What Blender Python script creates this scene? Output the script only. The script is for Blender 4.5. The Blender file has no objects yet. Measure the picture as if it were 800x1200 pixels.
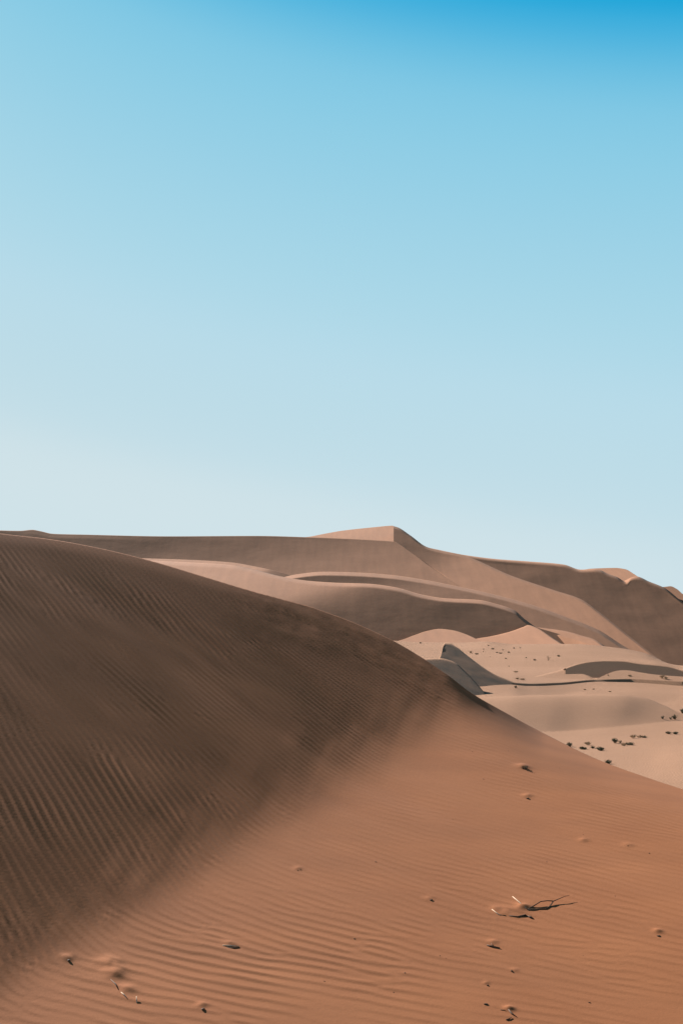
import bpy, bmesh, math, random
import numpy as np
from mathutils import Vector

# ------------------------------------------------------------------ scene, camera, sky, sun, exposure
SC = bpy.context.scene
COL = SC.collection
W0, H0, FPX, YH = 800.0, 1200.0, 1667.0, 745.0      # picture size, focal length in pixels, horizon row

cam_d = bpy.data.cameras.new('camera')
cam = bpy.data.objects.new('camera', cam_d)
COL.objects.link(cam)
cam.location = (0, 0, 0)
cam.rotation_euler = (math.radians(90), 0, 0)
cam_d.sensor_fit = 'VERTICAL'
cam_d.sensor_height = 36.0
cam_d.sensor_width = 24.0
cam_d.lens = FPX / H0 * 36.0
cam_d.shift_y = (YH - 600.0) / H0
cam_d.clip_start = 0.1
cam_d.clip_end = 20000
SC.camera = cam

SUN_EL, SUN_AZ = math.radians(28), math.radians(-38)     # azimuth from +Y, negative = to the left
# tint of the sky from the pale horizon; unseen upper stops reddened to warm shade
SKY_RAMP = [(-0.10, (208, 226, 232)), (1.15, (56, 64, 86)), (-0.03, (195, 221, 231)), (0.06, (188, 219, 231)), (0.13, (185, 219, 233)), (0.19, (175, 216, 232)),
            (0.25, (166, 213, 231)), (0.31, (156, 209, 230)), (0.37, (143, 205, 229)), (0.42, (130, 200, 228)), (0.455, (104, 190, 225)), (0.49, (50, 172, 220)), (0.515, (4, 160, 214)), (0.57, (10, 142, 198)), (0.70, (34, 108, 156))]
EXPOSURE = 1.35
world = bpy.data.worlds.new('World')
SC.world = world
world.use_nodes = True
nt = world.node_tree
nt.nodes.clear()
sky = nt.nodes.new('ShaderNodeTexSky')
sky.sky_type = 'NISHITA'
sky.sun_disc = False
sky.sun_elevation = SUN_EL
sky.sun_rotation = SUN_AZ
sky.altitude = 200
sky.air_density = 1.0
sky.dust_density = 0.6
sky.ozone_density = 1.0
bg = nt.nodes.new('ShaderNodeBackground')
bg.inputs['Strength'].default_value = 0.12
wo = nt.nodes.new('ShaderNodeOutputWorld')
# the clear sky's own brightness, a little less with height, picks its tint from pale haze to clear cyan
bw = nt.nodes.new('ShaderNodeRGBToBW')
nt.links.new(sky.outputs[0], bw.inputs[0])
tc = nt.nodes.new('ShaderNodeTexCoord')
sx = nt.nodes.new('ShaderNodeSeparateXYZ')
nt.links.new(tc.outputs['Generated'], sx.inputs[0])
mk = nt.nodes.new('ShaderNodeMath'); mk.operation = 'MULTIPLY_ADD'
nt.links.new(sx.outputs['Z'], mk.inputs[0])
mk.inputs[1].default_value = 1.0
ms = nt.nodes.new('ShaderNodeMath'); ms.operation = 'MULTIPLY'
nt.links.new(bw.outputs[0], ms.inputs[0]); ms.inputs[1].default_value = -0.054
nt.links.new(ms.outputs[0], mk.inputs[2])
md = nt.nodes.new('ShaderNodeMath'); md.operation = 'MULTIPLY_ADD'
nt.links.new(mk.outputs[0], md.inputs[0]); md.inputs[1].default_value = 1 / 1.4; md.inputs[2].default_value = 0.47 / 1.4
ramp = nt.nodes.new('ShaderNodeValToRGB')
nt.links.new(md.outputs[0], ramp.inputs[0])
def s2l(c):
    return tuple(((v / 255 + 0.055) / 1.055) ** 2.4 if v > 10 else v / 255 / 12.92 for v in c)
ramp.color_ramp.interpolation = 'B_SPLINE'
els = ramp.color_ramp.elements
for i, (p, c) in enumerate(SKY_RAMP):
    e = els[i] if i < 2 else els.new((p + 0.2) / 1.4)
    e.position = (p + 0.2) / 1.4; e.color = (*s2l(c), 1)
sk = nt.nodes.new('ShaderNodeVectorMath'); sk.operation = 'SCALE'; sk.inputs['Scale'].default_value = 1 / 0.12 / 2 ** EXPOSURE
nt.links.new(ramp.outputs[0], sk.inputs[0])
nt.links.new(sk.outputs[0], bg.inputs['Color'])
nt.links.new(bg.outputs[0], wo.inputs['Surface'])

sun_d = bpy.data.lights.new('sun', 'SUN')
sun_d.energy = 5.0
sun_d.angle = math.radians(0.53)
sun_d.color = (1.0, 0.98, 0.94)
sun = bpy.data.objects.new('sun', sun_d)
COL.objects.link(sun)
SVEC = Vector((math.sin(SUN_AZ) * math.cos(SUN_EL), math.cos(SUN_AZ) * math.cos(SUN_EL), math.sin(SUN_EL)))
sun.rotation_mode = 'QUATERNION'
sun.rotation_quaternion = SVEC.to_track_quat('Z', 'Y')
sun.location = (-60, 50, 80)

SC.render.engine = 'CYCLES'
SC.view_settings.view_transform = 'Standard'
SC.view_settings.look = 'None'
SC.view_settings.exposure = EXPOSURE
SC.view_settings.gamma = 1.0
SC.view_settings.use_curve_mapping = False

DEBUG = False
rng = np.random.default_rng(7)
random.seed(7)

# ------------------------------------------------------------------ helpers
def zf(py):
    return (YH - np.asarray(py, float)) / FPX

def world_at(px, py, Y):
    px, py, Y = (np.asarray(a, float) for a in (px, py, Y))
    return np.stack([(px - 400.0) / FPX * Y, Y + 0 * px, zf(py) * Y], -1)

def pchip(x, y, xq):
    """monotone cubic along axis 0 of y"""
    x = np.asarray(x, float); y = np.asarray(y, float); xq = np.asarray(xq, float)
    sh = y.shape; y = y.reshape(len(x), -1)
    h = np.diff(x)[:, None]; d = np.diff(y, axis=0) / h
    if len(x) == 2:
        m = np.repeat(d, 2, 0)
    else:
        m = np.zeros_like(y)
        w1 = 2 * h[1:] + h[:-1]; w2 = h[1:] + 2 * h[:-1]
        ok = d[1:] * d[:-1] > 0
        with np.errstate(divide='ignore', invalid='ignore'):
            hm = (w1 + w2) / (w1 / d[:-1] + w2 / d[1:])
        m[1:-1] = np.where(ok, hm, 0)
        m[0] = d[0]; m[-1] = d[-1]
    i = np.clip(np.searchsorted(x, xq, side='right') - 1, 0, len(x) - 2)
    t = ((xq - x[i]) / (x[i + 1] - x[i]))[:, None]
    hh = h[i]
    r = ((1 + 2 * t) * (1 - t) ** 2) * y[i] + t * (1 - t) ** 2 * hh * m[i] + t * t * (3 - 2 * t) * y[i + 1] + t * t * (t - 1) * hh * m[i + 1]
    return r.reshape((len(xq),) + sh[1:])

def smooth(a, b, x):
    t = np.clip((x - a) / (b - a), 0, 1)
    return t * t * (3 - 2 * t)

def vnoise(x, y, seed=0):
    """smooth value noise, about -1..1"""
    r = np.random.default_rng(seed)
    tab = r.uniform(-1, 1, (256, 256))
    xi = np.floor(x).astype(int); yi = np.floor(y).astype(int)
    fx = x - xi; fy = y - yi
    fx = fx * fx * fx * (fx * (fx * 6 - 15) + 10); fy = fy * fy * fy * (fy * (fy * 6 - 15) + 10)
    g = lambda a, b: tab[a & 255, b & 255]
    return (g(xi, yi) * (1 - fx) + g(xi + 1, yi) * fx) * (1 - fy) + (g(xi, yi + 1) * (1 - fx) + g(xi + 1, yi + 1) * fx) * fy

def fbm(x, y, seed=0, octv=3):
    s = 0; a = 1.0
    for o in range(octv):
        s = s + a * vnoise(x * 2 ** o + 17.3 * o, y * 2 ** o - 9.1 * o, seed + o); a *= 0.5
    return s

def grid_mesh(name, P, material, kind='structure', label=None):
    """P: rows x cols x 3 -> one smooth mesh object"""
    nr, nc = P.shape[:2]
    me = bpy.data.meshes.new(name)
    idx = np.arange(nr * nc, dtype=np.int32).reshape(nr, nc)
    q = np.stack([idx[:-1, :-1], idx[:-1, 1:], idx[1:, 1:], idx[1:, :-1]], -1).reshape(-1, 4)
    me.vertices.add(nr * nc)
    me.vertices.foreach_set('co', P.reshape(-1).astype(np.float32))
    me.loops.add(q.size)
    me.loops.foreach_set('vertex_index', q.reshape(-1).astype(np.int32))
    me.polygons.add(len(q))
    me.polygons.foreach_set('loop_start', np.arange(0, q.size, 4, dtype=np.int32))
    me.polygons.foreach_set('use_smooth', np.ones(len(q), dtype=bool))
    me.update(calc_edges=True)
    me.validate()
    n = np.zeros(3, np.float32)
    # make faces point up
    nz = np.zeros(len(me.polygons) * 3, np.float32); me.polygons.foreach_get('normal', nz)
    if nz.reshape(-1, 3)[:, 2].mean() < 0:
        me.flip_normals()
    me.materials.append(material)
    o = bpy.data.objects.new(name, me)
    COL.objects.link(o)
    o['kind'] = kind
    if label:
        o['label'] = label
    return o

# ------------------------------------------------------------------ materials
def sand_material(name, c_a, c_b, big, bump_amp, bump_scale, streak=None, grain=0.0, grain_scale=300, ripple=None):
    m = bpy.data.materials.new(name); m.use_nodes = True
    t = m.node_tree; N = t.nodes; L = t.links
    b = N['Principled BSDF']
    b.inputs['Roughness'].default_value = 0.95
    b.inputs['Specular IOR Level'].default_value = 0.12
    co = N.new('ShaderNodeTexCoord')
    n1 = N.new('ShaderNodeTexNoise'); n1.inputs['Scale'].default_value = big; n1.inputs['Detail'].default_value = 6
    n1.inputs['Roughness'].default_value = 0.6
    L.new(co.outputs['Object'], n1.inputs['Vector'])
    ra = N.new('ShaderNodeValToRGB')
    ra.color_ramp.elements[0].position = 0.32; ra.color_ramp.elements[0].color = (*c_a, 1)
    ra.color_ramp.elements[1].position = 0.68; ra.color_ramp.elements[1].color = (*c_b, 1)
    L.new(n1.outputs['Fac'], ra.inputs['Fac'])
    col = ra.outputs['Color']
    if streak:
        mp = N.new('ShaderNodeMapping')
        mp.inputs['Rotation'].default_value = streak['rot']; mp.inputs['Scale'].default_value = streak['scale']
        L.new(co.outputs['Object'], mp.inputs['Vector'])
        n2 = N.new('ShaderNodeTexNoise'); n2.inputs['Scale'].default_value = 1.0; n2.inputs['Detail'].default_value = 4
        L.new(mp.outputs[0], n2.inputs['Vector'])
        mr = N.new('ShaderNodeMapRange'); mr.inputs['From Min'].default_value = 0.3; mr.inputs['From Max'].default_value = 0.7
        mr.inputs['To Min'].default_value = 1 - streak['amt']; mr.inputs['To Max'].default_value = 1 + streak['amt'] * 0.5
        L.new(n2.outputs['Fac'], mr.inputs['Value'])
        mx = N.new('ShaderNodeVectorMath'); mx.operation = 'SCALE'
        L.new(col, mx.inputs[0]); L.new(mr.outputs[0], mx.inputs['Scale'])
        col = mx.outputs[0]
    if grain:
        n4 = N.new('ShaderNodeTexNoise'); n4.inputs['Scale'].default_value = grain_scale; n4.inputs['Detail'].default_value = 2
        L.new(co.outputs['Object'], n4.inputs['Vector'])
        mr = N.new('ShaderNodeMapRange'); mr.inputs['From Min'].default_value = 0.25; mr.inputs['From Max'].default_value = 0.75
        mr.inputs['To Min'].default_value = 1 - grain; mr.inputs['To Max'].default_value = 1 + grain
        L.new(n4.outputs['Fac'], mr.inputs['Value'])
        mx = N.new('ShaderNodeVectorMath'); mx.operation = 'SCALE'
        L.new(col, mx.inputs[0]); L.new(mr.outputs[0], mx.inputs['Scale'])
        col = mx.outputs[0]
    L.new(col, b.inputs['Base Color'])
    n3 = N.new('ShaderNodeTexNoise'); n3.inputs['Scale'].default_value = bump_scale; n3.inputs['Detail'].default_value = 5
    L.new(co.outputs['Object'], n3.inputs['Vector'])
    hgt = n3.outputs['Fac']
    bp = N.new('ShaderNodeBump'); bp.inputs['Strength'].default_value = 1.0; bp.inputs['Distance'].default_value = bump_amp
    L.new(hgt, bp.inputs['Height'])
    nrm = bp.outputs['Normal']
    if ripple:
        mp = N.new('ShaderNodeMapping'); mp.inputs['Rotation'].default_value = (0, 0, ripple['rot'])
        L.new(co.outputs['Object'], mp.inputs['Vector'])
        wv = N.new('ShaderNodeTexWave'); wv.wave_type = 'BANDS'; wv.bands_direction = 'X'
        wv.inputs['Scale'].default_value = ripple['scale']; wv.inputs['Distortion'].default_value = 3.5
        wv.inputs['Detail'].default_value = 2; wv.inputs['Detail Scale'].default_value = 0.7
        L.new(mp.outputs[0], wv.inputs['Vector'])
        b2 = N.new('ShaderNodeBump'); b2.inputs['Strength'].default_value = 1.0; b2.inputs['Distance'].default_value = ripple['amp']
        L.new(wv.outputs['Fac'], b2.inputs['Height']); L.new(nrm, b2.inputs['Normal'])
        nrm = b2.outputs['Normal']
    L.new(nrm, b.inputs['Normal'])
    return m

SAND_NEAR = sand_material('sand_near', (0.268, 0.0925, 0.0332), (0.300, 0.107, 0.0392), 0.9, 0.0010, 40.0, grain=0.17, grain_scale=190,
                          streak=dict(rot=(0, 0, 0.75), scale=(0.5, 2.6, 0.6), amt=0.10))
SAND_FLAT = sand_material('sand_flat', (0.262, 0.133, 0.072), (0.302, 0.155, 0.086), 0.03, 0.02, 0.8, grain=0.05, grain_scale=3, ripple=dict(rot=0.6, scale=1.6, amp=0.03))
SAND_FAR = sand_material('sand_far', (0.275, 0.123, 0.0615), (0.312, 0.141, 0.073), 0.012, 0.05, 0.25,
                         streak=dict(rot=(0, 0, 0.5), scale=(0.35, 0.03, 0.03), amt=0.10), grain=0.05, grain_scale=1.2)

# ------------------------------------------------------------------ foreground dune
# every column of the surface climbs away from the camera with a chosen slope; crest row traced along the ridge
CREST = np.array([(-700, 520), (-400, 560), (-200, 592), (-60, 615), (0, 625), (60, 632), (120, 643), (180, 658), (240, 676), (300, 694), (360, 710),
                  (400, 724), (440, 741), (480, 762), (520, 788), (552, 812), (590, 834), (640, 861), (700, 890), (760, 912), (800, 925),
                  (900, 952), (1100, 990), (1500, 1030)], float)
FOOT = np.array([(-700, 1330), (-300, 1260), (-100, 1190), (0, 1140), (100, 1110), (200, 1060), (260, 1015), (330, 935), (400, 888), (460, 852), (520, 826), (552, 815),
                 (700, 700), (1500, 400)], float)

px_in = np.arange(-150, 951, 1.25)
px_cols = np.concatenate([np.linspace(-700, -175, 60), px_in, np.linspace(976, 1500, 60)])
NR = 700
PYB = 1330.0

def plane_through(p, q, cosine):
    """gradient (gx, gy) and offset of the plane that holds p and q and meets the sun at a given cosine"""
    d = q - p
    best = None
    for gy in np.linspace(0.1, 0.9, 1601):
        gx = (d[2] - gy * d[1]) / d[0]
        c = (-gx * SVEC.x - gy * SVEC.y + SVEC.z) / math.sqrt(1 + gx * gx + gy * gy)
        if best is None or abs(c - cosine) < best[0]:
            best = (abs(c - cosine), gx, gy)
    _, gx, gy = best
    return gx, gy, p[2] - gx * p[0] - gy * p[1]

HX, HY, HC = -0.03, 0.25, -4.707                 # the gentle apron: z = HC + HX x + HY y
def apron_at(px, py):
    Yq = HC / (zf(py) - HX * (px - 400) / FPX - HY)
    return np.array([(px - 400) / FPX * Yq, Yq, zf(py) * Yq])
GX, GY, GC = plane_through(apron_at(0, 1155), apron_at(556, 824), 0.036)   # the steep face, grazed by the sun

def fg_build(pxc, nr):
    cp = pchip(CREST[:, 0], CREST[:, 1], pxc)
    v_ = np.linspace(0, 1, nr)
    px_ = np.repeat(pxc[None, :], nr, 0)
    py_ = PYB + (cp[None, :] - PYB) * v_[:, None]
    z_ = zf(py_); x_ = (px_ - 400) / FPX
    x_ = np.clip(x_, -0.45, 0.45)
    Df = (GY + GX * x_ - z_) / -GC
    Da = (HY + HX * x_ - z_) / -HC
    ax, ay = (600 - 400) / FPX, zf(1100)                      # the apron flattens towards the right
    c2 = HC / (ay - HX * ax - HY) * (ay - 0.04 * ax - 0.215)
    D2 = (0.215 + 0.04 * x_ - z_) / -c2
    Da = 0.5 * (Da + D2 + np.sqrt((Da - D2) ** 2 + 0.003 ** 2)) - 0.0008
    w = 0.0014
    Df = Df + 0.00008 * np.exp(-((Df - Da) / 0.003) ** 2) * fbm(px_ / 70.0 + py_ / 160.0, py_ / 120.0 - px_ / 300.0, 63, 3)
    D = 0.5 * (Df + Da + np.sqrt((Df - Da) ** 2 + w * w)) - 0.0002
    y_ = 1.0 / D
    s_ = np.gradient(z_ * y_, axis=0) / np.gradient(y_, axis=0)
    dist = py_ - cp[None, :]
    roll = smooth(75, 0, dist) * smooth(520, 640, px_)
    s_ = s_ * (1 - roll) + 0.06 * roll
    top_ = smooth(95, 30, dist) * smooth(130, 320, px_) * smooth(585, 500, px_)
    s_ = s_ + 0.012 * top_
    s_ = s_ - 0.05 * smooth(16, 0, dist) * smooth(620, 500, px_)
    g_ = 1.0 / (s_ - z_)
    ln = np.concatenate([np.zeros((1, len(pxc))), np.cumsum(np.diff(z_, axis=0) * 0.5 * (g_[1:] + g_[:-1]), 0)], 0)
    y_ = np.exp(ln) * y_[0:1]
    return px_, py_, s_, np.stack([(px_ - 400) / FPX * y_, y_, z_ * y_], -1), cp

def sun_cos(P):
    du = np.gradient(P, axis=1); dv = np.gradient(P, axis=0)
    n = np.cross(du, dv); n /= np.linalg.norm(n, axis=2, keepdims=True)
    n *= np.sign(n[..., 2:3])
    return n @ np.array(SVEC)

PX, PY, S, FG, crest_py = fg_build(px_cols, NR)
gr = np.gradient(FG[..., 2], axis=0) / np.gradient(FG[..., 1], axis=0)
if DEBUG:
    nsf = sun_cos(FG)
    for py in (640, 700, 760, 820, 880, 940, 1000, 1060, 1120, 1180):
        out = []
        for px in (20, 120, 220, 320, 420, 520, 620, 720, 790):
            i = int(np.argmin(np.abs(px_cols - px))); j = int(np.argmin(np.abs(PY[:, i] - py)))
            out.append('%.2f/%.2f/%4.1f' % (nsf[j, i], S[j, i], FG[j, i, 1]) if py > crest_py[i] else '-')
        print('DBG', py, out)

# --- sand ripples: elongated wavelets laid down one by one on a plan raster, each in phase with its neighbours
RX0, RX1, RY0, RY1, RS = -7.2, 6.2, 6.6, 22.0, 0.0125
nx, ny = int((RX1 - RX0) / RS), int((RY1 - RY0) / RS)
# plan maps of ripple heading and wavelength: taken from how steep the surface is there
step = 8
fx = FG[::step, ::step].reshape(-1, 3); fs = S[::step, ::step].reshape(-1)
cell = 0.4
cx = ((fx[:, 0] - RX0) / cell).astype(int); cy = ((fx[:, 1] - RY0) / cell).astype(int)
gw, gh = int((RX1 - RX0) / cell) + 1, int((RY1 - RY0) / cell) + 1
ok = (cx >= 0) & (cx < gw) & (cy >= 0) & (cy < gh)
acc = np.zeros((gw, gh)); cnt = np.zeros((gw, gh))
np.add.at(acc, (cx[ok], cy[ok]), fs[ok]); np.add.at(cnt, (cx[ok], cy[ok]), 1)
slope_map = np.where(cnt > 0, acc / np.maximum(cnt, 1), -1)
field = np.zeros((nx, ny), np.complex64); envs = np.full((nx, ny), 1e-3, np.float32)
gxs = RX0 + RS * np.arange(nx); gys = RY0 + RS * np.arange(ny)
cells = np.argwhere(cnt > 0)
kern = []
for (a, b_) in cells:
    for k in range(4):
        kern.append((RX0 + (a + rng.random()) * cell, RY0 + (b_ + rng.random()) * cell, slope_map[a, b_]))
order = rng.permutation(len(kern))
for q in order:
    x0, y0, s0 = kern[q]
    f = float(smooth(0.26, 0.38, s0))
    al = math.radians((22 + 17 * float(smooth(9.3, 11.2, y0))) * (1 - f) + 55 * f + rng.normal(0, 1.8 + 4.0 * (1 - f)) + 6 * float(vnoise(np.array(x0 * 0.5), np.array(y0 * 0.5), 5)))
    lam = ((0.084 + 0.024 * float(smooth(11.5, 9.5, y0))) * (1 - f) + (0.066 + 0.012 * float(smooth(0.0, -2.5, x0))) * f) * (1 + rng.normal(0, 0.03 + 0.05 * (1 - f)))
    sl, sw = 0.40 - 0.12 * (1 - f), 0.15                      # half lengths along and across the ripple
    R = 0.85
    i0, i1 = max(0, int((x0 - R - RX0) / RS)), min(nx, int((x0 + R - RX0) / RS))
    j0, j1 = max(0, int((y0 - R - RY0) / RS)), min(ny, int((y0 + R - RY0) / RS))
    if i1 - i0 < 2 or j1 - j0 < 2:
        continue
    dx = (gxs[i0:i1] - x0)[:, None]; dy = (gys[j0:j1] - y0)[None, :]
    un = dx * math.sin(al) + dy * math.cos(al)
    ul = dx * math.cos(al) - dy * math.sin(al)
    ci, cj = min(max(int((x0 - RX0) / RS), 0), nx - 1), min(max(int((y0 - RY0) / RS), 0), ny - 1)
    c0 = field[ci, cj]
    ph = math.atan2(c0.imag, c0.real) if abs(c0) > 0.05 else rng.uniform(0, 6.283)
    env = np.exp(-(ul / sl) ** 2 - (un / sw) ** 2)
    envs[i0:i1, j0:j1] += env.astype(np.float32)
    field[i0:i1, j0:j1] += (env * np.exp(1j * (2 * math.pi / lam * un + ph))).astype(np.complex64)

def ripple_height(x, y):
    u = np.clip((x - RX0) / RS, 0, nx - 2); w = np.clip((y - RY0) / RS, 0, ny - 2)
    i = u.astype(int); j = w.astype(int); a = u - i; b_ = w - j
    f = (field[i, j] * (1 - a) + field[i + 1, j] * a) * (1 - b_) + (field[i, j + 1] * (1 - a) + field[i + 1, j + 1] * a) * b_
    ph = np.angle(f); am = smooth(0.03, 0.38, np.abs(f) / envs[i, j])
    inside = (x > RX0 + .1) & (x < RX1 - .1) & (y > RY0 + .1) & (y < RY1 - .1)
    return (np.cos(ph) + 0.22 * np.cos(2 * ph + 1.2)) * am * inside

edge = smooth(-700, -150, PX) * smooth(1500, 950, PX)
crd = PY - crest_py[None, :]
X, Yy = FG[..., 0], FG[..., 1]
face = smooth(0.28, 0.38, S)
amp = 0.00085 + 0.0019 * face + 0.0009 * smooth(1020, 1150, PY) * smooth(700, 550, PX) * (1 - face)
amp = amp * np.clip(0.85 + (0.9 - 0.4 * face) * fbm(X * 1.1, Yy * 0.8, 21), 0.12 + 0.45 * face, 1.7)
amp = amp * (0.35 + 0.65 * smooth(4, 45, crd)) 
rip = ripple_height(X, Yy) * amp
# broad unevenness, stretched along the ripples
und = 0.010 * fbm((X * 0.78 + Yy * 0.63) * 1.6, (X * 0.63 - Yy * 0.78) * 0.3, 31, 3) * smooth(0, 80, crd)
slump = 0.0035 * fbm((X * 0.78 + Yy * 0.63) * 4.0, (X * 0.63 - Yy * 0.78) * 2.0, 41, 3) * smooth(75, 12, crd) * smooth(230, 340, PX) * smooth(575, 510, PX)
FG[..., 2] += rip + und + slump

# small heaps of sand caught behind twigs and tufts: (px, py, width m, height m)
def fg_depth(px, py):
    i = int(np.argmin(np.abs(px_cols - px)))
    col_py = PY[:, i]
    j = int(np.argmin(np.abs(col_py - py)))
    return i, j
HEAPS = [(135, 1140, 0.11, 0.045), (128, 1128, 0.10, 0.05), (150, 1160, 0.08, 0.025), (612, 1062, 0.08, 0.035), (598, 1066, 0.12, 0.02), (580, 1064, 0.05, 0.025),
         (612, 898, 0.10, 0.04), (577, 1103, 0.05, 0.02), (596, 1183, 0.045, 0.03), (80, 1122, 0.06, 0.025), (236, 1178, 0.05, 0.022),
         (770, 1092, 0.05, 0.022), (267, 1106, 0.06, 0.012), (683, 984, 0.06, 0.018), (735, 990, 0.06, 0.016), (503, 1053, 0.05, 0.015),
         (569, 1152, 0.03, 0.014), (602, 1136, 0.04, 0.012), (618, 932, 0.06, 0.02), (349, 1018, 0.05, 0.015)]
for hx, hy, hw, hh in HEAPS:
    i, j = fg_depth(hx, hy)
    c = FG[j, i]
    d2 = ((FG[..., 0] - c[0] - 0.25 * 0) / hw) ** 2 + ((FG[..., 1] - c[1]) / hw) ** 2
    FG[..., 2] += 0.4 * hh * np.exp(-d2 * 2.0) * (1 + 0.3 * vnoise(X * 14, Yy * 14, 9))

# the far side behind the crest and the sand under and behind the camera
top = FG[-1]
back = []
for d, dzz in ((0.05, 0.004), (0.15, 0.018), (0.35, 0.06), (0.8, 0.17), (2.0, 0.5), (5, 1.4), (12, 3.6), (25, 7.2), (33, 9.6)):
    r = top.copy(); r[:, 0] -= 0.25 * d; r[:, 1] += d; r[:, 2] -= dzz
    back.append(r)
bot = FG[0]
front = []
for yq in (7.2, 6.9, 6.4, 5.6, 4.4, 2.5, 0, -6, -20):
    r = bot.copy()
    k = (7.4 - yq)
    r[:, 1] = bot[:, 1] - k; r[:, 2] = bot[:, 2] - 0.22 * (1 - math.exp(-k / 2.5)) * 2.0 + 0.06 * 0
    r[:, 0] *= 1 + 0.25 * k
    front.append(r)
FULL = np.concatenate([np.array(front[::-1]), FG, np.array(back)], 0)
grid_mesh('foreground_dune', FULL, SAND_NEAR, label='large rippled brown dune with a shaded steep face and lit apron')

def fg_point(px, py):
    """surface point of the foreground dune seen at a picture position"""
    i, j = fg_depth(px, py)
    # nearest vertex after ripples: search a small window for the best projection
    win = FG[max(0, j - 14):j + 15, max(0, i - 4):i + 5].reshape(-1, 3)
    u = 400 + FPX * win[:, 0] / win[:, 1]; w = YH - FPX * win[:, 2] / win[:, 1]
    k = int(np.argmin((u - px) ** 2 + (w - py) ** 2))
    return Vector(win[k])

# ------------------------------------------------------------------ lofted dunes of the middle distance and the far range
NU = 260
def row_pts(pts, n=NU):
    p = np.array(pts, float)
    # parameter along the row: horizontal picture distance so that rows correspond column by column
    t = np.concatenate([[0], np.cumsum(np.hypot(np.diff(p[:, 0]), 1.2 * np.diff(p[:, 1])))])
    t /= t[-1]
    return t, p

def loft(name, rows, sharp=(), sub=14, mat=None, label=None, noise=(0, 1), n=NU, seed=0, common=None):
    """rows: ('Y', pts(px,py,Y)), ('s', pts(px,py[,slope]), slope), ('off', dx, dy, dz) relative to the previous row, or ('offref', k, dx, dy, dz)"""
    tq = np.linspace(0, 1, n)
    out = []
    for r in rows:
        if r[0] == 'Y':
            t, p = row_pts(r[1], n)
            q = pchip(t, p, tq)
            out.append(world_at(q[:, 0], q[:, 1], q[:, 2]))
        elif r[0] == 's':
            t, p = row_pts(r[1], n)
            q = pchip(t, p, tq)
            s = q[:, 2] if p.shape[1] > 2 else np.full(n, r[2])
            ref = out[r[3]] if len(r) > 3 else out[-1]
            zz = zf(q[:, 1])
            Yq = (s * ref[:, 1] - ref[:, 2]) / (s - zz)
            out.append(world_at(q[:, 0], q[:, 1], Yq))
        elif r[0] == 'off':
            out.append(out[-1] + np.array(r[1:4]))
        elif r[0] in ('pre', 'off0'):          # placed before the first real row: resolved below
            out.append(None)
    for k in range(len(out) - 1, -1, -1):
        if out[k] is None:
            out[k] = out[k + 1] + np.array(rows[k][1:4])
    R = np.array(out)
    cuts = [0] + sorted(sharp) + [len(R) - 1]
    pieces = []
    for a, b_ in zip(cuts[:-1], cuts[1:]):
        if b_ <= a:
            continue
        seg = R[a:b_ + 1]
        d = np.concatenate([[0], np.cumsum(np.maximum(np.linalg.norm(np.diff(seg, axis=0), axis=2).mean(1), 1e-4))])
        m = sub * (b_ - a)
        # even share of sub-rows per span
        qd = np.concatenate([np.linspace(d[k], d[k + 1], sub, endpoint=False) for k in range(len(d) - 1)] + [[d[-1]]])
        g_ = pchip(d, seg, qd)
        pieces.append(g_ if not pieces else g_[1:])
    G = np.concatenate(pieces, 0)
    if noise[0]:
        G[..., 2] += noise[0] * fbm(G[..., 0] / noise[1], G[..., 1] / noise[1], 50 + seed, 4)
    o = grid_mesh(name, G, mat or SAND_FAR, label=label)
    return o, G

# flat sheet to the horizon
gx, gy = np.meshgrid(np.linspace(-9000, 9000, 120), np.linspace(-3000, 15000, 120))
gz = -24 + 1.5 * fbm(gx / 900, gy / 900, 77)
grid_mesh('ground', np.stack([gx, gy, gz], -1), SAND_FAR)

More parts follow.
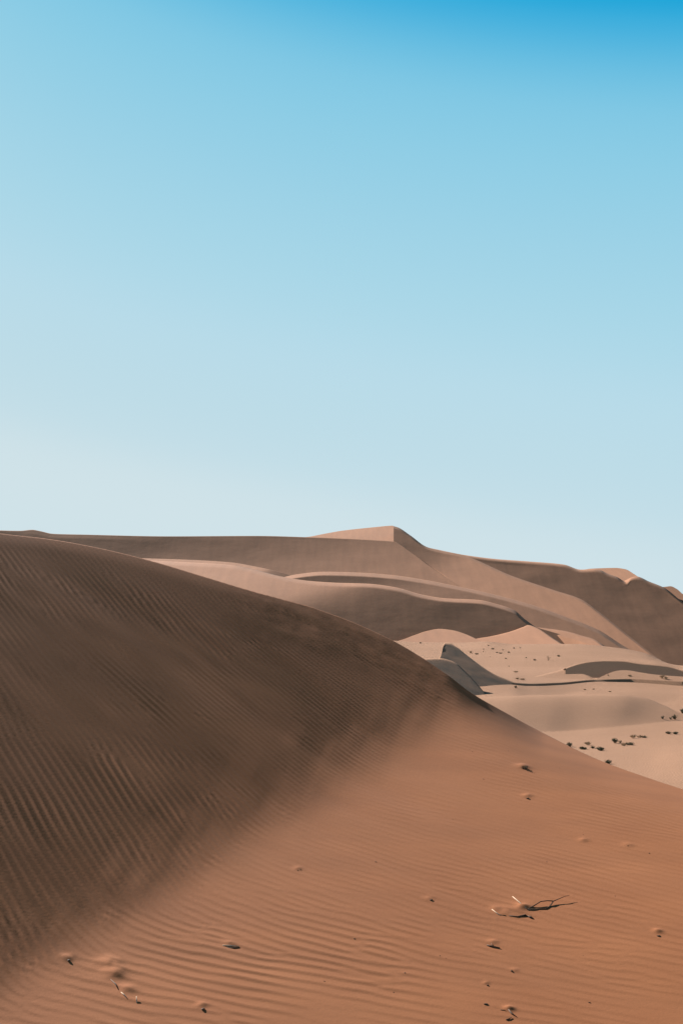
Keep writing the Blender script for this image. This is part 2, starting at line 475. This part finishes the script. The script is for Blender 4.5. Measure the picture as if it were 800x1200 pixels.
def patch(name, top, bot, planes, mode='max', soft=0.0, lip=0.0, lip_s=0.12, back=(-20, 40, -10), mat=None, label=None, n=240, m=56, noise=0.0, nsc=20.0, seed=0):
    """one flank of a dune: a gently blended slope seen between two traced edges, its crest rounded by a lip, with a far side behind it.
    planes: (gx, gy, (px, py, depth)) gradients through an anchor"""
    top = np.array(top, float); bot = np.array(bot, float)
    pxc = np.linspace(top[0, 0], top[-1, 0], n)
    tp = pchip(top[:, 0], top[:, 1], pxc); bt = pchip(bot[:, 0], bot[:, 1], np.clip(pxc, bot[0, 0], bot[-1, 0]))
    bt = np.maximum(bt, tp + 0.4)
    v_ = (np.linspace(0, 1, m) ** 0.7)[:, None]
    py_ = bt[None, :] + (tp - bt)[None, :] * v_
    x_ = np.repeat(((pxc - 400) / FPX)[None, :], m, 0); z_ = zf(py_)
    D = None
    for gx, gy, (ax, ay, aY) in planes:
        if aY is None:
            g0 = planes[0]; c0 = g0[2][2] * (zf(g0[2][1]) - g0[0] * (g0[2][0] - 400) / FPX - g0[1])
            aY = -c0 / (g0[1] + g0[0] * (ax - 400) / FPX - zf(ay))
        c = aY * (zf(ay) - gx * (ax - 400) / FPX - gy)
        d = (gy + gx * x_ - z_) / -c
        if D is None:
            D = d
        else:
            r = np.sqrt((D - d) ** 2 + soft ** 2)
            D = 0.5 * (D + d + r) if mode == 'max' else 0.5 * (D + d - r)
    y_ = 1 / D
    if lip:
        s_ = np.gradient(z_ * y_, axis=0) / np.gradient(y_, axis=0)
        w_ = smooth(lip, lip * 0.7, py_ - tp[None, :])
        lo = np.maximum(lip_s, z_ + 0.05)
        s_ = s_ * (1 - w_) + lo * w_
        g_ = 1 / (s_ - z_)
        y_ = np.exp(np.concatenate([np.zeros((1, n)), np.cumsum(np.diff(z_, axis=0) * 0.5 * (g_[1:] + g_[:-1]), 0)], 0)) * y_[0:1]
    P = np.stack([x_ * y_, y_, z_ * y_], -1)
    if noise:
        fade = smooth(0, 6, py_ - tp[None, :])
        P[..., 2] += noise * fade * fbm(P[..., 0] / nsc, P[..., 1] / nsc, 90 + seed, 3)
    rows = [P[0] + np.array((0, -0.02 * y_[0].mean(), -0.02 * y_[0].mean()))]
    P = np.concatenate([np.array(rows), P, np.array([P[-1] + np.array(back) * q for q in (0.06, 0.3, 0.65, 1.0)])], 0)
    return grid_mesh(name, P, mat or SAND_FAR, label=label)

# --- far range
A_CREST = [(-260, 606), (-60, 618), (0, 621.5), (24, 622), (38, 620.8), (48, 622.5), (62, 625.5), (100, 626.5), (200, 628.5), (300, 628), (360, 629.5), (400, 631), (440, 633), (461, 634.5)]
patch('far_dune', A_CREST + [(480, 646), (500, 661), (520, 675), (540, 689), (552, 699)],
      [(-260, 690), (0, 685), (100, 672), (200, 670), (300, 678), (400, 684), (480, 692), (552, 702)],
      [(-0.10, 0.51, (300, 628, 740)), (0.0, 0.34, (300, 660, None))], soft=0.00003, lip=0, back=(-40, 90, -18),
      label='long dark slip face of the far ridge below its crest', noise=0.25, nsc=45, seed=1)
patch('far_dune_cap', [(335, 631), (360, 629.2), (380, 625.5), (400, 622), (440, 617.6), (455, 616.2), (459, 616.0), (462, 617)],
      [(335, 632), (360, 631), (400, 633), (440, 635), (462, 636)],
      [(0.1, 0.2, (461, 634, 752))], back=(15, 60, -22), label='sunlit cap of the highest far dune')
patch('far_flank', [(461, 616.5), (466, 618), (480, 627), (500, 641), (515, 645), (540, 650), (600, 675), (650, 692), (680, 702), (700, 716), (740, 748), (785, 783)],
      [(461, 634), (480, 646), (500, 661), (520, 675), (540, 692), (580, 706), (620, 718), (660, 735), (700, 752), (730, 768), (785, 786)],
      [(-0.14, 0.41, (505, 655, 724)), (0.08, 0.31, (522, 660, None))], soft=0.00002, lip=3, lip_s=0.2, back=(25, 45, -24), label='broad sunlit flank running down from the far peak', noise=0.2, nsc=40, seed=3)
patch('far_dune_east', [(470, 636), (500, 641.5), (545, 650.5), (580, 655), (620, 658), (660, 661.5), (680, 667.5), (690, 667), (696, 666.6), (703, 668), (709, 671), (722, 676), (734, 682), (737, 677.5), (745, 675.5), (760, 681.5), (778, 689), (800, 706), (850, 735), (930, 760)],
      [(470, 720), (545, 730), (620, 750), (680, 775), (709, 784), (800, 788), (930, 792)],
      [(-0.08, 0.475, (620, 658, 800)), (-0.16, 0.36, (720, 745, None))], soft=0.00005, lip=2, back=(-30, 60, -20), label='dark slip face of the far ridge under its lit caps', noise=0.3, nsc=40, seed=4)
patch('far_dune_cap', [(681, 668.3), (690, 666.6), (700, 666), (720, 665.5), (732, 667), (742, 672.5), (748, 676.5)],
      [(681, 669), (696, 668.5), (709, 673), (722, 678), (734, 684), (748, 678)],
      [(0.1, 0.2, (735, 680, 802))], back=(5, 60, -24), label='small sunlit cap on the far ridge')
patch('far_dune_cap', [(768, 686.5), (776, 687.8), (785, 687), (792, 690), (800, 696.5), (850, 716), (930, 740)],
      [(768, 687), (778, 691), (800, 708), (850, 737), (930, 762)],
      [(0.0, 0.33, (800, 708, 765))], back=(5, 60, -24), label='sloping sunlit shoulder at the end of the far ridge')

# --- dunes in front of the far range
patch('slip_dune', [(20, 649), (100, 652.5), (175, 654.5), (220, 656), (270, 659), (300, 664), (330, 671), (352, 677.5)],
      [(20, 690), (175, 690), (270, 690), (330, 690), (352, 690)],
      [(0.06, 0.22, (250, 658, 620)), (-0.2, 0.36, (312, 668, None))], mode='min', soft=0.00001, back=(-25, 40, -12), label='pale lit dune back below the far ridge', noise=0.1, nsc=30, seed=7)
patch('slip_dune', [(330, 677), (345, 673.5), (380, 670), (420, 671), (460, 674), (500, 680), (540, 688), (580, 697), (620, 708), (660, 722), (700, 738), (730, 757), (770, 779)],
      [(330, 700), (400, 706), (460, 712), (520, 722), (560, 732), (600, 744), (640, 762), (700, 778), (770, 787)],
      [(-0.17, 0.45, (460, 674, 560)), (-0.10, 0.34, (460, 684, None))], soft=0.00001, lip=5, lip_s=0.13, back=(-20, 30, -9), label='curving dune crest with a lit lip and dark slip face below the far peak', noise=0.12, nsc=25, seed=8)
patch('slip_dune', [(624, 735), (632, 735.5), (640, 736.5), (652, 738), (662, 739.5), (672, 742), (680, 744.5), (695, 749), (709, 759)],
      [(624, 735), (640, 740.5), (655, 745), (672, 749.5), (690, 755), (709, 761)],
      [(0.06, 0.2, (655, 743, 480))], lip=2, back=(14, 8, -8), label='small spur with a sunlit side and sharp ridge at the dune foot', noise=0.05, nsc=12, seed=9)
patch('slip_dune', [(624, 734), (640, 738.7), (655, 743), (672, 747.7), (690, 753.2), (709, 759.7)],
      [(624, 738), (640, 749), (659, 760), (690, 764), (709, 765)],
      [(-0.1, 0.47, (655, 743.3, 479.4))], back=(0, 6, -1.0), label='narrow dark slip face under the sunlit spur')
patch('slip_dune', [(140, 655), (220, 659), (270, 662), (300, 668), (332, 676), (365, 681), (397, 683), (430, 684), (462, 688), (495, 697), (520, 701), (560, 703), (582, 708), (602, 715), (615, 726), (626, 734), (647, 747), (660, 755.5)],
      [(140, 740), (300, 745), (430, 762), (485, 764), (545, 766), (600, 766), (640, 766), (660, 766)],
      [(-0.13, 0.48, (460, 688, 484)), (0.08, 0.25, (350, 700, None))], mode='min', soft=0.00004, lip=4.6, lip_s=0.12, back=(-25, 35, -10), label='broad dune with a lit lip above a wide dark slip face', noise=0.12, nsc=25, seed=10)
patch('slip_dune', [(440, 757), (470, 750), (485, 744.5), (500, 739.5), (515, 737), (530, 738.5), (545, 743), (558, 749), (570, 756)],
      [(440, 766), (500, 766), (570, 768)], [(0.0, 0.13, (515, 737, 455))], back=(0, 8, -6), label='low lit sand apron at the foot of the broad dark slip face')
patch('slip_dune', [(548, 752), (558, 748.5), (573, 746), (598, 740), (612, 735), (619, 732.5), (627, 735), (647, 748), (661, 757)],
      [(548, 766), (600, 768), (661, 767)], [(0.12, 0.15, (598, 740, 457))], lip=1.5, back=(4, 8, -6), label='lit triangular apron beside the broad dark slip face')

# --- sand flats with swells and terraces
TERR = [(-400, 806), (200, 806), (480, 803), (563, 801), (598, 802), (621, 803.5), (654, 802.5), (696, 799), (735, 799.5), (767, 801), (800, 802.5), (900, 803), (1150, 803)]
TERT = [(x, y - 1.9) for x, y in TERR]
loft('sand_flat', [('Y', [(-400, 1400, 22), (400, 1400, 22), (1150, 1400, 22)]),
                   ('Y', [(-400, 1050, 49), (400, 1050, 49), (700, 1040, 50), (1150, 1040, 50)]),
                   ('Y', [(-400, 930, 74), (400, 930, 75), (700, 925, 77), (800, 922, 78), (1150, 920, 79)]),
                   ('Y', [(-400, 895, 92), (400, 895, 93), (700, 890, 96), (760, 889, 97), (800, 888, 96), (1150, 885, 99)]),
                   ('Y', [(-400, 875, 106), (400, 875, 106), (660, 873, 109), (720, 869, 113), (800, 868, 114), (1150, 866, 116)]),
                   ('Y', [(-400, 862, 118), (500, 862, 117), (634, 858, 122), (670, 856, 125), (715, 852, 128), (767, 847, 134), (800, 844, 138), (1150, 838, 145)]),
                   ('s', [(-400, 830, .09), (500, 822, .09), (569, 818, .10), (605, 816, .11), (670, 815, .11), (722, 814.5, .10), (751, 817.5, .08), (775, 826, .07), (800, 836, .07), (1150, 828, .07)], 0.1),
                   ('off', 0, 25, -2.6),
                   ('Y', [(x, y + 12, np.interp(x, [500, 610, 700], [198, 198, 222])) for x, y in TERR]),
                   ('Y', [(x, y, np.interp(x, [500, 610, 700], [215, 217, 249])) for x, y in TERR]),
                   ('s', TERT, 0.42),
                   ('Y', [(-400, 785, 300), (500, 783, 300), (660, 784, 300), (800, 786, 300), (1150, 786, 300)]),
                   ('Y', [(-400, 770, 345), (500, 768, 345), (660, 768.5, 345), (760, 774, 340), (800, 781, 330), (1150, 782, 330)]),
                   ('Y', [(-400, 752, 420), (440, 750, 420), (490, 752.5, 420), (540, 753, 420), (569, 752, 420), (605, 755, 418), (670, 754.5, 418), (722, 759, 414), (751, 764, 408), (767, 770, 400), (785, 780, 385), (850, 784, 375), (1150, 784, 375)]),
                   ('off', 10, 60, -6)],
     sharp=[5, 9, 10], mat=SAND_FLAT, label='pale sand flat with low swells and terraces', noise=(0.03, 14), seed=11, sub=22, n=420)
patch('slip_dune', [(662, 783), (670, 780), (680, 777), (690, 775.2), (709, 774), (725, 774.2), (748, 777.3), (780, 780.5), (800, 786), (830, 792), (860, 795)],
      [(662, 797), (700, 799), (860, 800)], [(-0.09, 0.548, (697, 794, 258))], lip=1.0, back=(3, 45, -3.6), mat=SAND_FLAT, label='low crescent dune with a dark slip face on the pale flat')
patch('slip_dune', [(697, 796.5), (705, 792.5), (715, 788.2), (722, 786.2), (730, 785.4), (737, 785.8), (750, 788), (767, 790.5), (800, 793), (860, 796)],
      [(697, 796.9), (735, 796), (767, 797.4), (800, 799), (860, 799.4)], [(0.0, 0.14, (735, 785.5, 259))], back=(0, 4, -3.0), mat=SAND_FLAT, label='low lit apron under the crescent dune')
patch('slip_dune', [(575, 800), (600, 797), (630, 791.5), (652, 786), (664, 782.7), (671, 781.8), (682, 787.8), (690, 792), (700, 797.5)],
      [(575, 801), (600, 798.2), (621, 799.4), (654, 798.9), (700, 795.6)], [(0.0, 0.10, (690, 792, 256))], lip=2, lip_s=0.03, back=(-4, 14, -3.2), mat=SAND_FLAT, label='low lit swell beside the crescent dune tip')
patch('slip_dune', [(488, 785), (505, 777), (514, 771), (517.5, 762), (519, 755.5), (521, 753.2), (526, 753.6), (532, 756.5), (547, 768), (563, 780), (579, 790), (598, 797.8), (610, 803)],
      [(488, 815), (545, 822), (575, 824), (592, 818), (602, 811), (610, 805)], [(-0.375, 0.35, (532, 756.5, 225))], lip=1.5, lip_s=0.1, back=(3, 12, -7), mat=SAND_FLAT, label='dark pyramid dune rising behind the rippled crest', noise=0.04, nsc=6, seed=13)
patch('slip_dune', [(480, 777), (500, 772), (515, 771.5), (530, 775), (545, 787), (560, 803), (574, 820)],
      [(480, 832), (574, 832)], [(-0.375, 0.35, (530, 775, 205))], lip=1.5, lip_s=0.1, back=(1, 10, -5), mat=SAND_FLAT, label='small dark dune tucked between the pyramid dune and rippled crest', noise=0.03, nsc=6, seed=14)

# ------------------------------------------------------------------ plants, twigs and small debris
def plain_mat(name, c_a, c_b, scale=6.0, rough=0.85):
    m = bpy.data.materials.new(name); m.use_nodes = True
    N, L = m.node_tree.nodes, m.node_tree.links
    b = N['Principled BSDF']; b.inputs['Roughness'].default_value = rough; b.inputs['Specular IOR Level'].default_value = 0.2
    co = N.new('ShaderNodeTexCoord')
    n1 = N.new('ShaderNodeTexNoise'); n1.inputs['Scale'].default_value = scale; n1.inputs['Detail'].default_value = 4
    L.new(co.outputs['Object'], n1.inputs['Vector'])
    ra = N.new('ShaderNodeValToRGB')
    ra.color_ramp.elements[0].position = 0.35; ra.color_ramp.elements[0].color = (*c_a, 1)
    ra.color_ramp.elements[1].position = 0.65; ra.color_ramp.elements[1].color = (*c_b, 1)
    L.new(n1.outputs['Fac'], ra.inputs['Fac']); L.new(ra.outputs['Color'], b.inputs['Base Color'])
    return m
M_GREEN = plain_mat('shrub_green', (0.055, 0.056, 0.028), (0.13, 0.12, 0.062))
M_OLIVE = plain_mat('shrub_olive', (0.10, 0.084, 0.043), (0.20, 0.16, 0.09))
M_STRAW = plain_mat('dry_straw', (0.24, 0.15, 0.075), (0.36, 0.25, 0.14))
M_BARK = plain_mat('dry_bark', (0.06, 0.032, 0.018), (0.12, 0.062, 0.035), 30)
M_BLEACH = plain_mat('bleached_wood', (0.36, 0.23, 0.14), (0.52, 0.38, 0.26), 40)
M_STONE = plain_mat('dark_stone', (0.06, 0.035, 0.022), (0.14, 0.075, 0.042), 60)

bpy.context.view_layer.update()
DG = bpy.context.evaluated_depsgraph_get()
def ground_at(px, py, start=0.0):
    d = Vector(((px - 400) / FPX, 1.0, (YH - py) / FPX)).normalized()
    hit, loc, nrm, *_ = SC.ray_cast(DG, d * (start / d.y), d)
    return (loc, nrm) if hit else (Vector((0, 100, -8)), Vector((0, 0, 1)))

def mesh_obj(name, verts, faces, mat, parent=None, shade=True):
    me = bpy.data.meshes.new(name); me.from_pydata(verts, [], faces); me.update()
    if shade:
        for p in me.polygons: p.use_smooth = True
    me.materials.append(mat)
    o = bpy.data.objects.new(name, me); COL.objects.link(o)
    if parent: o.parent = parent
    return o

def tube_geo(pts, radii, seg=6):
    """closed tapered tube through points"""
    pts = [Vector(p) for p in pts]
    V, F = [], []
    for i, p in enumerate(pts):
        t = (pts[min(i + 1, len(pts) - 1)] - pts[max(i - 1, 0)]).normalized()
        a = t.orthogonal().normalized(); b = t.cross(a)
        for k in range(seg):
            an = 2 * math.pi * k / seg
            V.append(p + (a * math.cos(an) + b * math.sin(an)) * radii[i])
    for i in range(len(pts) - 1):
        for k in range(seg):
            F.append((i * seg + k, i * seg + (k + 1) % seg, (i + 1) * seg + (k + 1) % seg, (i + 1) * seg + k))
    F.append(tuple(range(seg))[::-1]); n = (len(pts) - 1) * seg
    F.append(tuple(range(n, n + seg)))
    return V, F

def merge(parts):
    V, F = [], []
    for v, f in parts:
        o = len(V); V += list(v); F += [tuple(i + o for i in q) for q in f]
    return V, F

def thing(name, loc, label, cat, group=None):
    o = bpy.data.objects.new(name, None); COL.objects.link(o)
    o.empty_display_size = 0.1
    o.location = loc; o['label'] = label; o['category'] = cat
    if group: o['group'] = group
    return o

def shrub(px, py, w, h, kind, label, group, seed, start=45.0):
    """low desert shrub: leaf blades on stems fanning out of a small root clump; w, h in metres"""
    r = random.Random(seed)
    loc, _ = ground_at(px, py, start)
    name = {'green': 'desert_shrub', 'olive': 'desert_shrub', 'straw': 'dry_grass_tuft', 'sapling': 'dry_shrub'}[kind]
    w, h = (w * 0.60, h * 0.58) if start > 0 else (w, h)
    t = thing(name, loc, label, 'grass tuft' if kind == 'straw' else 'shrub', group)
    stems, leaf = [], []
    ns = 16 if kind != 'sapling' else 10
    for k in range(ns):
        an = r.uniform(0, 6.283); out = math.sqrt(r.random()) * 0.48 * w
        top = h * r.uniform(0.55, 1.0) * (1 - 0.45 * (out / (0.5 * w)) ** 2)
        p0 = Vector((0.06 * w * math.cos(an), 0.06 * w * math.sin(an), -0.04))
        p2 = Vector((out * math.cos(an), out * math.sin(an), top))
        p1 = (p0 + p2) * 0.5 + Vector((0, 0, 0.18 * top)) + Vector((r.uniform(-1, 1), r.uniform(-1, 1), 0)) * 0.05 * w
        rad = 0.012 * w + 0.004
        stems.append(tube_geo([p0, p1, p2], [rad, rad * 0.7, rad * 0.3], 4))
        nl = {'green': 22, 'olive': 18, 'straw': 12, 'sapling': 9}[kind]
        for q in range(nl):
            f = r.uniform(0.25, 1.0)
            c = p0.lerp(p1, min(1, f * 2)) if f < 0.5 else p1.lerp(p2, (f - 0.5) * 2)
            c = c + Vector((r.gauss(0, 1), r.gauss(0, 1), r.gauss(0, 0.6))) * 0.05 * w
            ln = w * (r.uniform(0.10, 0.2) if kind != 'straw' else r.uniform(0.2, 0.4))
            wd = ln * (0.34 if kind != 'straw' else 0.10)
            d = Vector((r.gauss(0, 1), r.gauss(0, 1), r.uniform(0.0, 1.3))).normalized() if kind != 'straw' else (p2 - p0 + Vector((r.gauss(0, .3), r.gauss(0, .3), 0.3)) * w).normalized()
            sd = d.orthogonal().normalized(); sd.rotate(__import__('mathutils').Quaternion(d, r.uniform(0, 6.28)))
            up = d.cross(sd) * wd * 0.25
            o = len(leaf)
            leaf.append(([c, c + d * ln * 0.5 + sd * wd * 0.5 + up, c + d * ln, c + d * ln * 0.5 - sd * wd * 0.5 + up], [(0, 1, 2, 3)]))
    V, F = merge(stems); mesh_obj('stems', V, F, M_STRAW if kind == 'straw' else M_BARK, t)
    V, F = merge(leaf)
    mesh_obj('blades' if kind == 'straw' else 'foliage', V, F, {'green': M_GREEN, 'olive': M_OLIVE, 'straw': M_STRAW, 'sapling': M_STRAW}[kind], t, False)
    return t

G1 = 'shrubs on the pale flat beside the rippled dune edge'
G2 = 'dry scrub dotted below the dark slip faces'
near = [(667, 875, 1.05, 0.55, 'olive', 'olive shrub on a hump touching the edge of the rippled dune'),
        (682, 878, 1.05, 0.30, 'green', 'flat dark green shrub between the hump shrub and the wide shrub'),
        (688, 873, 0.9, 0.28, 'straw', 'pale straw tuft behind the flat dark green shrubs'),
        (694, 877, 0.65, 0.32, 'green', 'small round dark shrub just behind the wide green shrub'),
        (703, 879.5, 1.15, 0.42, 'green', 'wide green shrub nearest the lone shrub on the flat'),
        (720, 871, 1.1, 0.75, 'green', 'tallest dark green shrub in the row on the pale flat'),
        (726, 870.5, 0.6, 0.35, 'olive', 'little olive shrub right against the tallest green shrub'),
        (730, 874, 0.7, 0.25, 'straw', 'low straw tuft in front of the tallest green shrub'),
        (737, 873, 1.3, 0.28, 'olive', 'long flat olive shrub beside the low straw tuft'),
        (741, 865, 0.95, 0.35, 'straw', 'pale straw tuft on the swell behind the shrub row'),
        (749, 864.5, 0.7, 0.28, 'straw', 'small straw tuft next to a pale tuft on the swell'),
        (754, 864.5, 0.8, 0.30, 'olive', 'small olive shrub at the end of the straw tufts'),
        (783, 860, 1.0, 0.36, 'olive', 'olive half of a pair of low shrubs on the bright swell'),
        (790, 860.3, 1.0, 0.36, 'green', 'dark green half of a pair of low shrubs on the bright swell'),
        (790, 843, 0.95, 0.95, 'green', 'upright dark green shrub at the foot of the shaded swell'),
        (785, 843, 0.6, 0.45, 'olive', 'small olive shrub beside the upright green shrub'),
        (776, 842.5, 0.65, 0.6, 'olive', 'thin olive shrub standing apart from the upright green shrub'),
        (799, 836, 1.0, 1.0, 'green', 'dark green shrub on the shoulder of the shaded swell'),
        (712, 895, 0.95, 0.45, 'green', 'lone green shrub on bare sand near the rippled dune edge')]
for i, (px, py, w, h, k, lb) in enumerate(near):
    shrub(px, py, w, h, k, lb, G1, 100 + i)
far_sh = [(551, 765.5, 1.5, 0.7, 'straw', 'pale green-straw tuft just right of the pyramid dune'), (558, 767, 1.6, 0.75, 'olive', 'olive shrub beside a pale tuft near the pyramid dune'),
          (604, 806.5, 0.85, 0.75, 'green', 'lone dark green shrub on the terrace right of the pyramid dune'),
          (642, 774, 1.7, 2.2, 'sapling', 'tall spindly dry shrub standing on the pale flat'),
          (654, 769.5, 1.5, 0.8, 'olive', 'olive shrub near the tall spindly dry shrub'),
          (626, 774, 1.3, 0.6, 'olive', 'low shrub left of the tall spindly dry shrub'),
          (775, 795, 1.6, 1.0, 'straw', 'pale tuft under the dark crescent slip face'), (780, 796, 1.3, 0.8, 'straw', 'smaller pale tuft beside another under the crescent slip face'),
          (712, 792, 0.6, 0.4, 'straw', 'tiny pale tuft at the point of the crescent slip face'),
          (492, 754, 1.6, 0.5, 'olive', 'flat dark scrub beside the crest left of the pyramid dune')]
for i, (px, py, w, h, k, lb) in enumerate(far_sh):
    shrub(px, py, w, h, k, lb, G2, 200 + i)
for i, (px, py, w) in enumerate([(566, 761, .8), (577, 761, 1.5), (582, 765, 1.1), (586, 766, 1.4), (589, 762, .9), (596, 765, 1.3), (602, 760, 1.2), (592, 772, 1.0), (616, 771, .8), (596, 781, .7), (572, 757, 1.0), (566, 764, .7), (609, 759.5, .9), (574, 770, .6)]):
    shrub(px, py, w * 1.05, w * 0.42, 'olive', 'small dry scrub clump scattered on the flat below the slip face', G2, 300 + i)
for i, (px, py, w, lb) in enumerate([(604, 788, 1.3, 'flat straw wisp between the scattered scrub and the terrace edge'), (606, 796, 1.2, 'straw wisp on the brink of the terrace above the lone green shrub'),
        (612, 796.8, 1.3, 'straw wisp touching another on the terrace brink'), (685, 808.5, .8, 'faint straw wisp on the terrace below the crescent dune tip'),
        (695, 808, .7, 'smaller straw wisp beside a faint one on the terrace'), (714, 811, .8, 'straw wisp on the terrace just behind the shaded swell'),
        (737, 792.5, 1.2, 'flat straw wisp on the lit apron of the crescent dune')]):
    shrub(px, py, w, w * 0.22, 'straw', lb, 'wisps of dry straw on the flat', 400 + i)

# --- dead twig with forked branches and a bleached stub
def on_sand(px, py, up=0.0):
    loc, _ = ground_at(px, py)
    return loc + Vector((0, 0, up))
def stick(name, pts, radii, mat, parent):
    """pts: (px, py, height above the sand)"""
    base = parent.location
    w = [on_sand(a, b_, c if c > 0.0151 else c * 0.4) - base for a, b_, c in pts]
    return mesh_obj(name, *tube_geo(w, [q * 0.75 for q in radii], 7), mat, parent)
def lifted(px, py, up):
    """picture position of the sand point below a point seen at (px, py) that stands up metres above it"""
    up *= 0.55
    return (px, py + up * FPX / 11.0, up)

tw = thing('dead_twig', on_sand(618, 1066), 'dead forked twig half buried in a sand hump on the rippled apron', 'twig')
stick('branch', [lifted(617, 1066, 0.0), lifted(624, 1061, 0.02), lifted(633, 1056.5, 0.04), lifted(641, 1055.5, 0.045), lifted(648, 1056, 0.03)], [0.007, 0.006, 0.0055, 0.0055, 0.006], M_BARK, tw)
stick('branch', [lifted(618, 1065.5, 0.004), lifted(628, 1065.4, 0.006), lifted(639, 1064.8, 0.008), lifted(644, 1061, 0.015), lifted(648, 1056, 0.03)], [0.006, 0.006, 0.007, 0.007, 0.006], M_BARK, tw)  # solid dark strand traced along the arched branch's shadow
stick('branch', [lifted(647, 1056.5, 0.028), lifted(654, 1053.5, 0.04), lifted(661, 1050.5, 0.05), lifted(667, 1049, 0.055)], [0.0055, 0.004, 0.003, 0.0015], M_BARK, tw)
stick('bleached_stub', [lifted(616, 1064, 0.0), lifted(609, 1057, 0.02), lifted(600, 1050.5, 0.04)], [0.007, 0.006, 0.003], M_BLEACH, tw)
stick('root', [(596, 1073, 0.002), (606, 1074.5, 0.006), (615, 1073, 0.014), (621, 1075.5, 0.012), (625, 1077, -0.004)], [0.004, 0.006, 0.010, 0.014, 0.006], M_BARK, tw)
stick('root', [(576, 1066, 0.006), (584, 1072, 0.004), (592, 1073, 0.004)], [0.004, 0.005, 0.004], M_BLEACH, tw)
o = thing('dry_stick', on_sand(578, 1110), 'short dark stick lying on the ripples below the forked twig', 'stick')
stick('shaft', [(570, 1108, 0.01), (575, 1109.5, 0.012), (585, 1111.5, 0.008)], [0.005, 0.008, 0.007], M_BARK, o)
stick('side_shoot', [(577, 1110, 0.012), lifted(575, 1104, 0.02)], [0.004, 0.0015], M_BARK, o)
o = thing('dry_stick', on_sand(600, 1188), 'crooked dark stick with a sand hump at the bottom of the apron', 'stick')
stick('shaft', [(595.5, 1184, 0.014), (599, 1188.5, 0.012), (605, 1192, 0.005)], [0.006, 0.007, 0.003], M_BARK, o)
stick('side_shoot', [(586, 1183.5, 0.004), (592, 1184.2, 0.006)], [0.003, 0.002], M_BARK, o)
o = thing('dry_stick', on_sand(594, 1195), 'stubby dark twig piece below the crooked stick', 'stick')
stick('shaft', [(592.5, 1195.5, 0.008), (596, 1195, 0.01), (599, 1192.5, 0.012)], [0.006, 0.006, 0.003], M_BARK, o)
o = thing('dry_stick', on_sand(270, 1108), 'pale thin stick lying flat where the shaded face meets the apron', 'stick')
stick('shaft', [(261, 1108, 0.006), (268, 1109, 0.012), (280, 1109.5, 0.008)], [0.003, 0.007, 0.004], M_BLEACH, o)
stick('bark_flake', [(266, 1110, 0.0), (274, 1111.5, 0.002), (281, 1110.5, 0.002)], [0.003, 0.006, 0.003], M_BARK, o)
o = thing('dry_stick', on_sand(147, 1166), 'bleached twig slivers poking from a sand hump under the shaded face', 'stick')
stick('sliver', [(142, 1163, 0.006), (145, 1166, 0.012), (149, 1170, 0.006)], [0.003, 0.006, 0.003], M_BLEACH, o)
stick('sliver', [(160.5, 1175, 0.0), lifted(160, 1168, 0.03)], [0.005, 0.003], M_BLEACH, o)
stick('root', [(130, 1148, 0.004), (136, 1154, 0.008), (139, 1160, 0.004)], [0.004, 0.006, 0.003], M_BARK, o)
t = shrub(615, 901, 0.075, 0.032, 'olive', 'tiny dark tuft with a sand tail high on the rippled apron', None, 500, 0.0)

def pebble(px, py, r_, label, seed, name='pebble', mat=None):
    rr = random.Random(seed)
    bm = bmesh.new(); bmesh.ops.create_icosphere(bm, subdivisions=2, radius=1.0)
    r_ *= 0.7
    sx, sy, sz = r_ * rr.uniform(1.0, 1.6), r_ * rr.uniform(0.7, 1.0), r_ * rr.uniform(0.45, 0.7)
    for v_ in bm.verts:
        k = 1 + 0.25 * math.sin(v_.co.x * 3 + seed) * math.cos(v_.co.y * 4 + seed * 2) + rr.uniform(-.08, .08)
        v_.co = Vector((v_.co.x * sx * k, v_.co.y * sy * k, v_.co.z * sz * k))
    me = bpy.data.meshes.new(name); bm.to_mesh(me); bm.free()
    me.materials.append(mat or M_STONE)
    o = bpy.data.objects.new(name, me); COL.objects.link(o)
    o.location = on_sand(px, py, sz * 0.45); o.rotation_euler = (0, 0, rr.uniform(0, 6.28))
    o['label'] = label; o['category'] = 'pebble'; o['group'] = 'pebbles and chips on the rippled apron'
    return o
for i, (px, py, r_, lb) in enumerate([(569, 1177, 0.013, 'dark pebble beside the crooked dark stick'), (571, 1155, 0.010, 'small pebble in a ripple between the short stick and crooked stick'),
        (599, 1138, 0.012, 'flat brown chip on the ripples below the short dark stick'), (238, 1183, 0.016, 'pebble in a small sand hump at the bottom of the shaded face'),
        (81, 1126, 0.016, 'pebble in the ripples at the foot of the shaded face'), (618, 936, 0.017, 'dark angular chip on the apron below the tiny tuft'),
        (505, 1055, 0.013, 'dark flake on the apron left of the forked twig'), (771, 1097, 0.014, 'lone pebble with a sand tail right of the forked twig')]):
    pebble(px, py, r_, lb, 600 + i)
SCAT = [(553, 881), (550, 878), (735, 991), (683, 978), (349, 1020), (352, 1019), (683, 1120), (515, 1120), (522, 1123), (461, 1163), (595, 880), (655, 900), (700, 880), (566, 913), (640, 1010), (720, 1050), (474, 1140), (760, 1000), (415, 1100), (380, 1150), (690, 1175), (530, 960), (440, 1010), (600, 855)]
for i, (px, py) in enumerate(SCAT):
    pebble(px, py, 0.0035 + 0.004 * random.random(), 'tiny dark grain of debris scattered over the rippled apron', 700 + i, 'debris_grain')
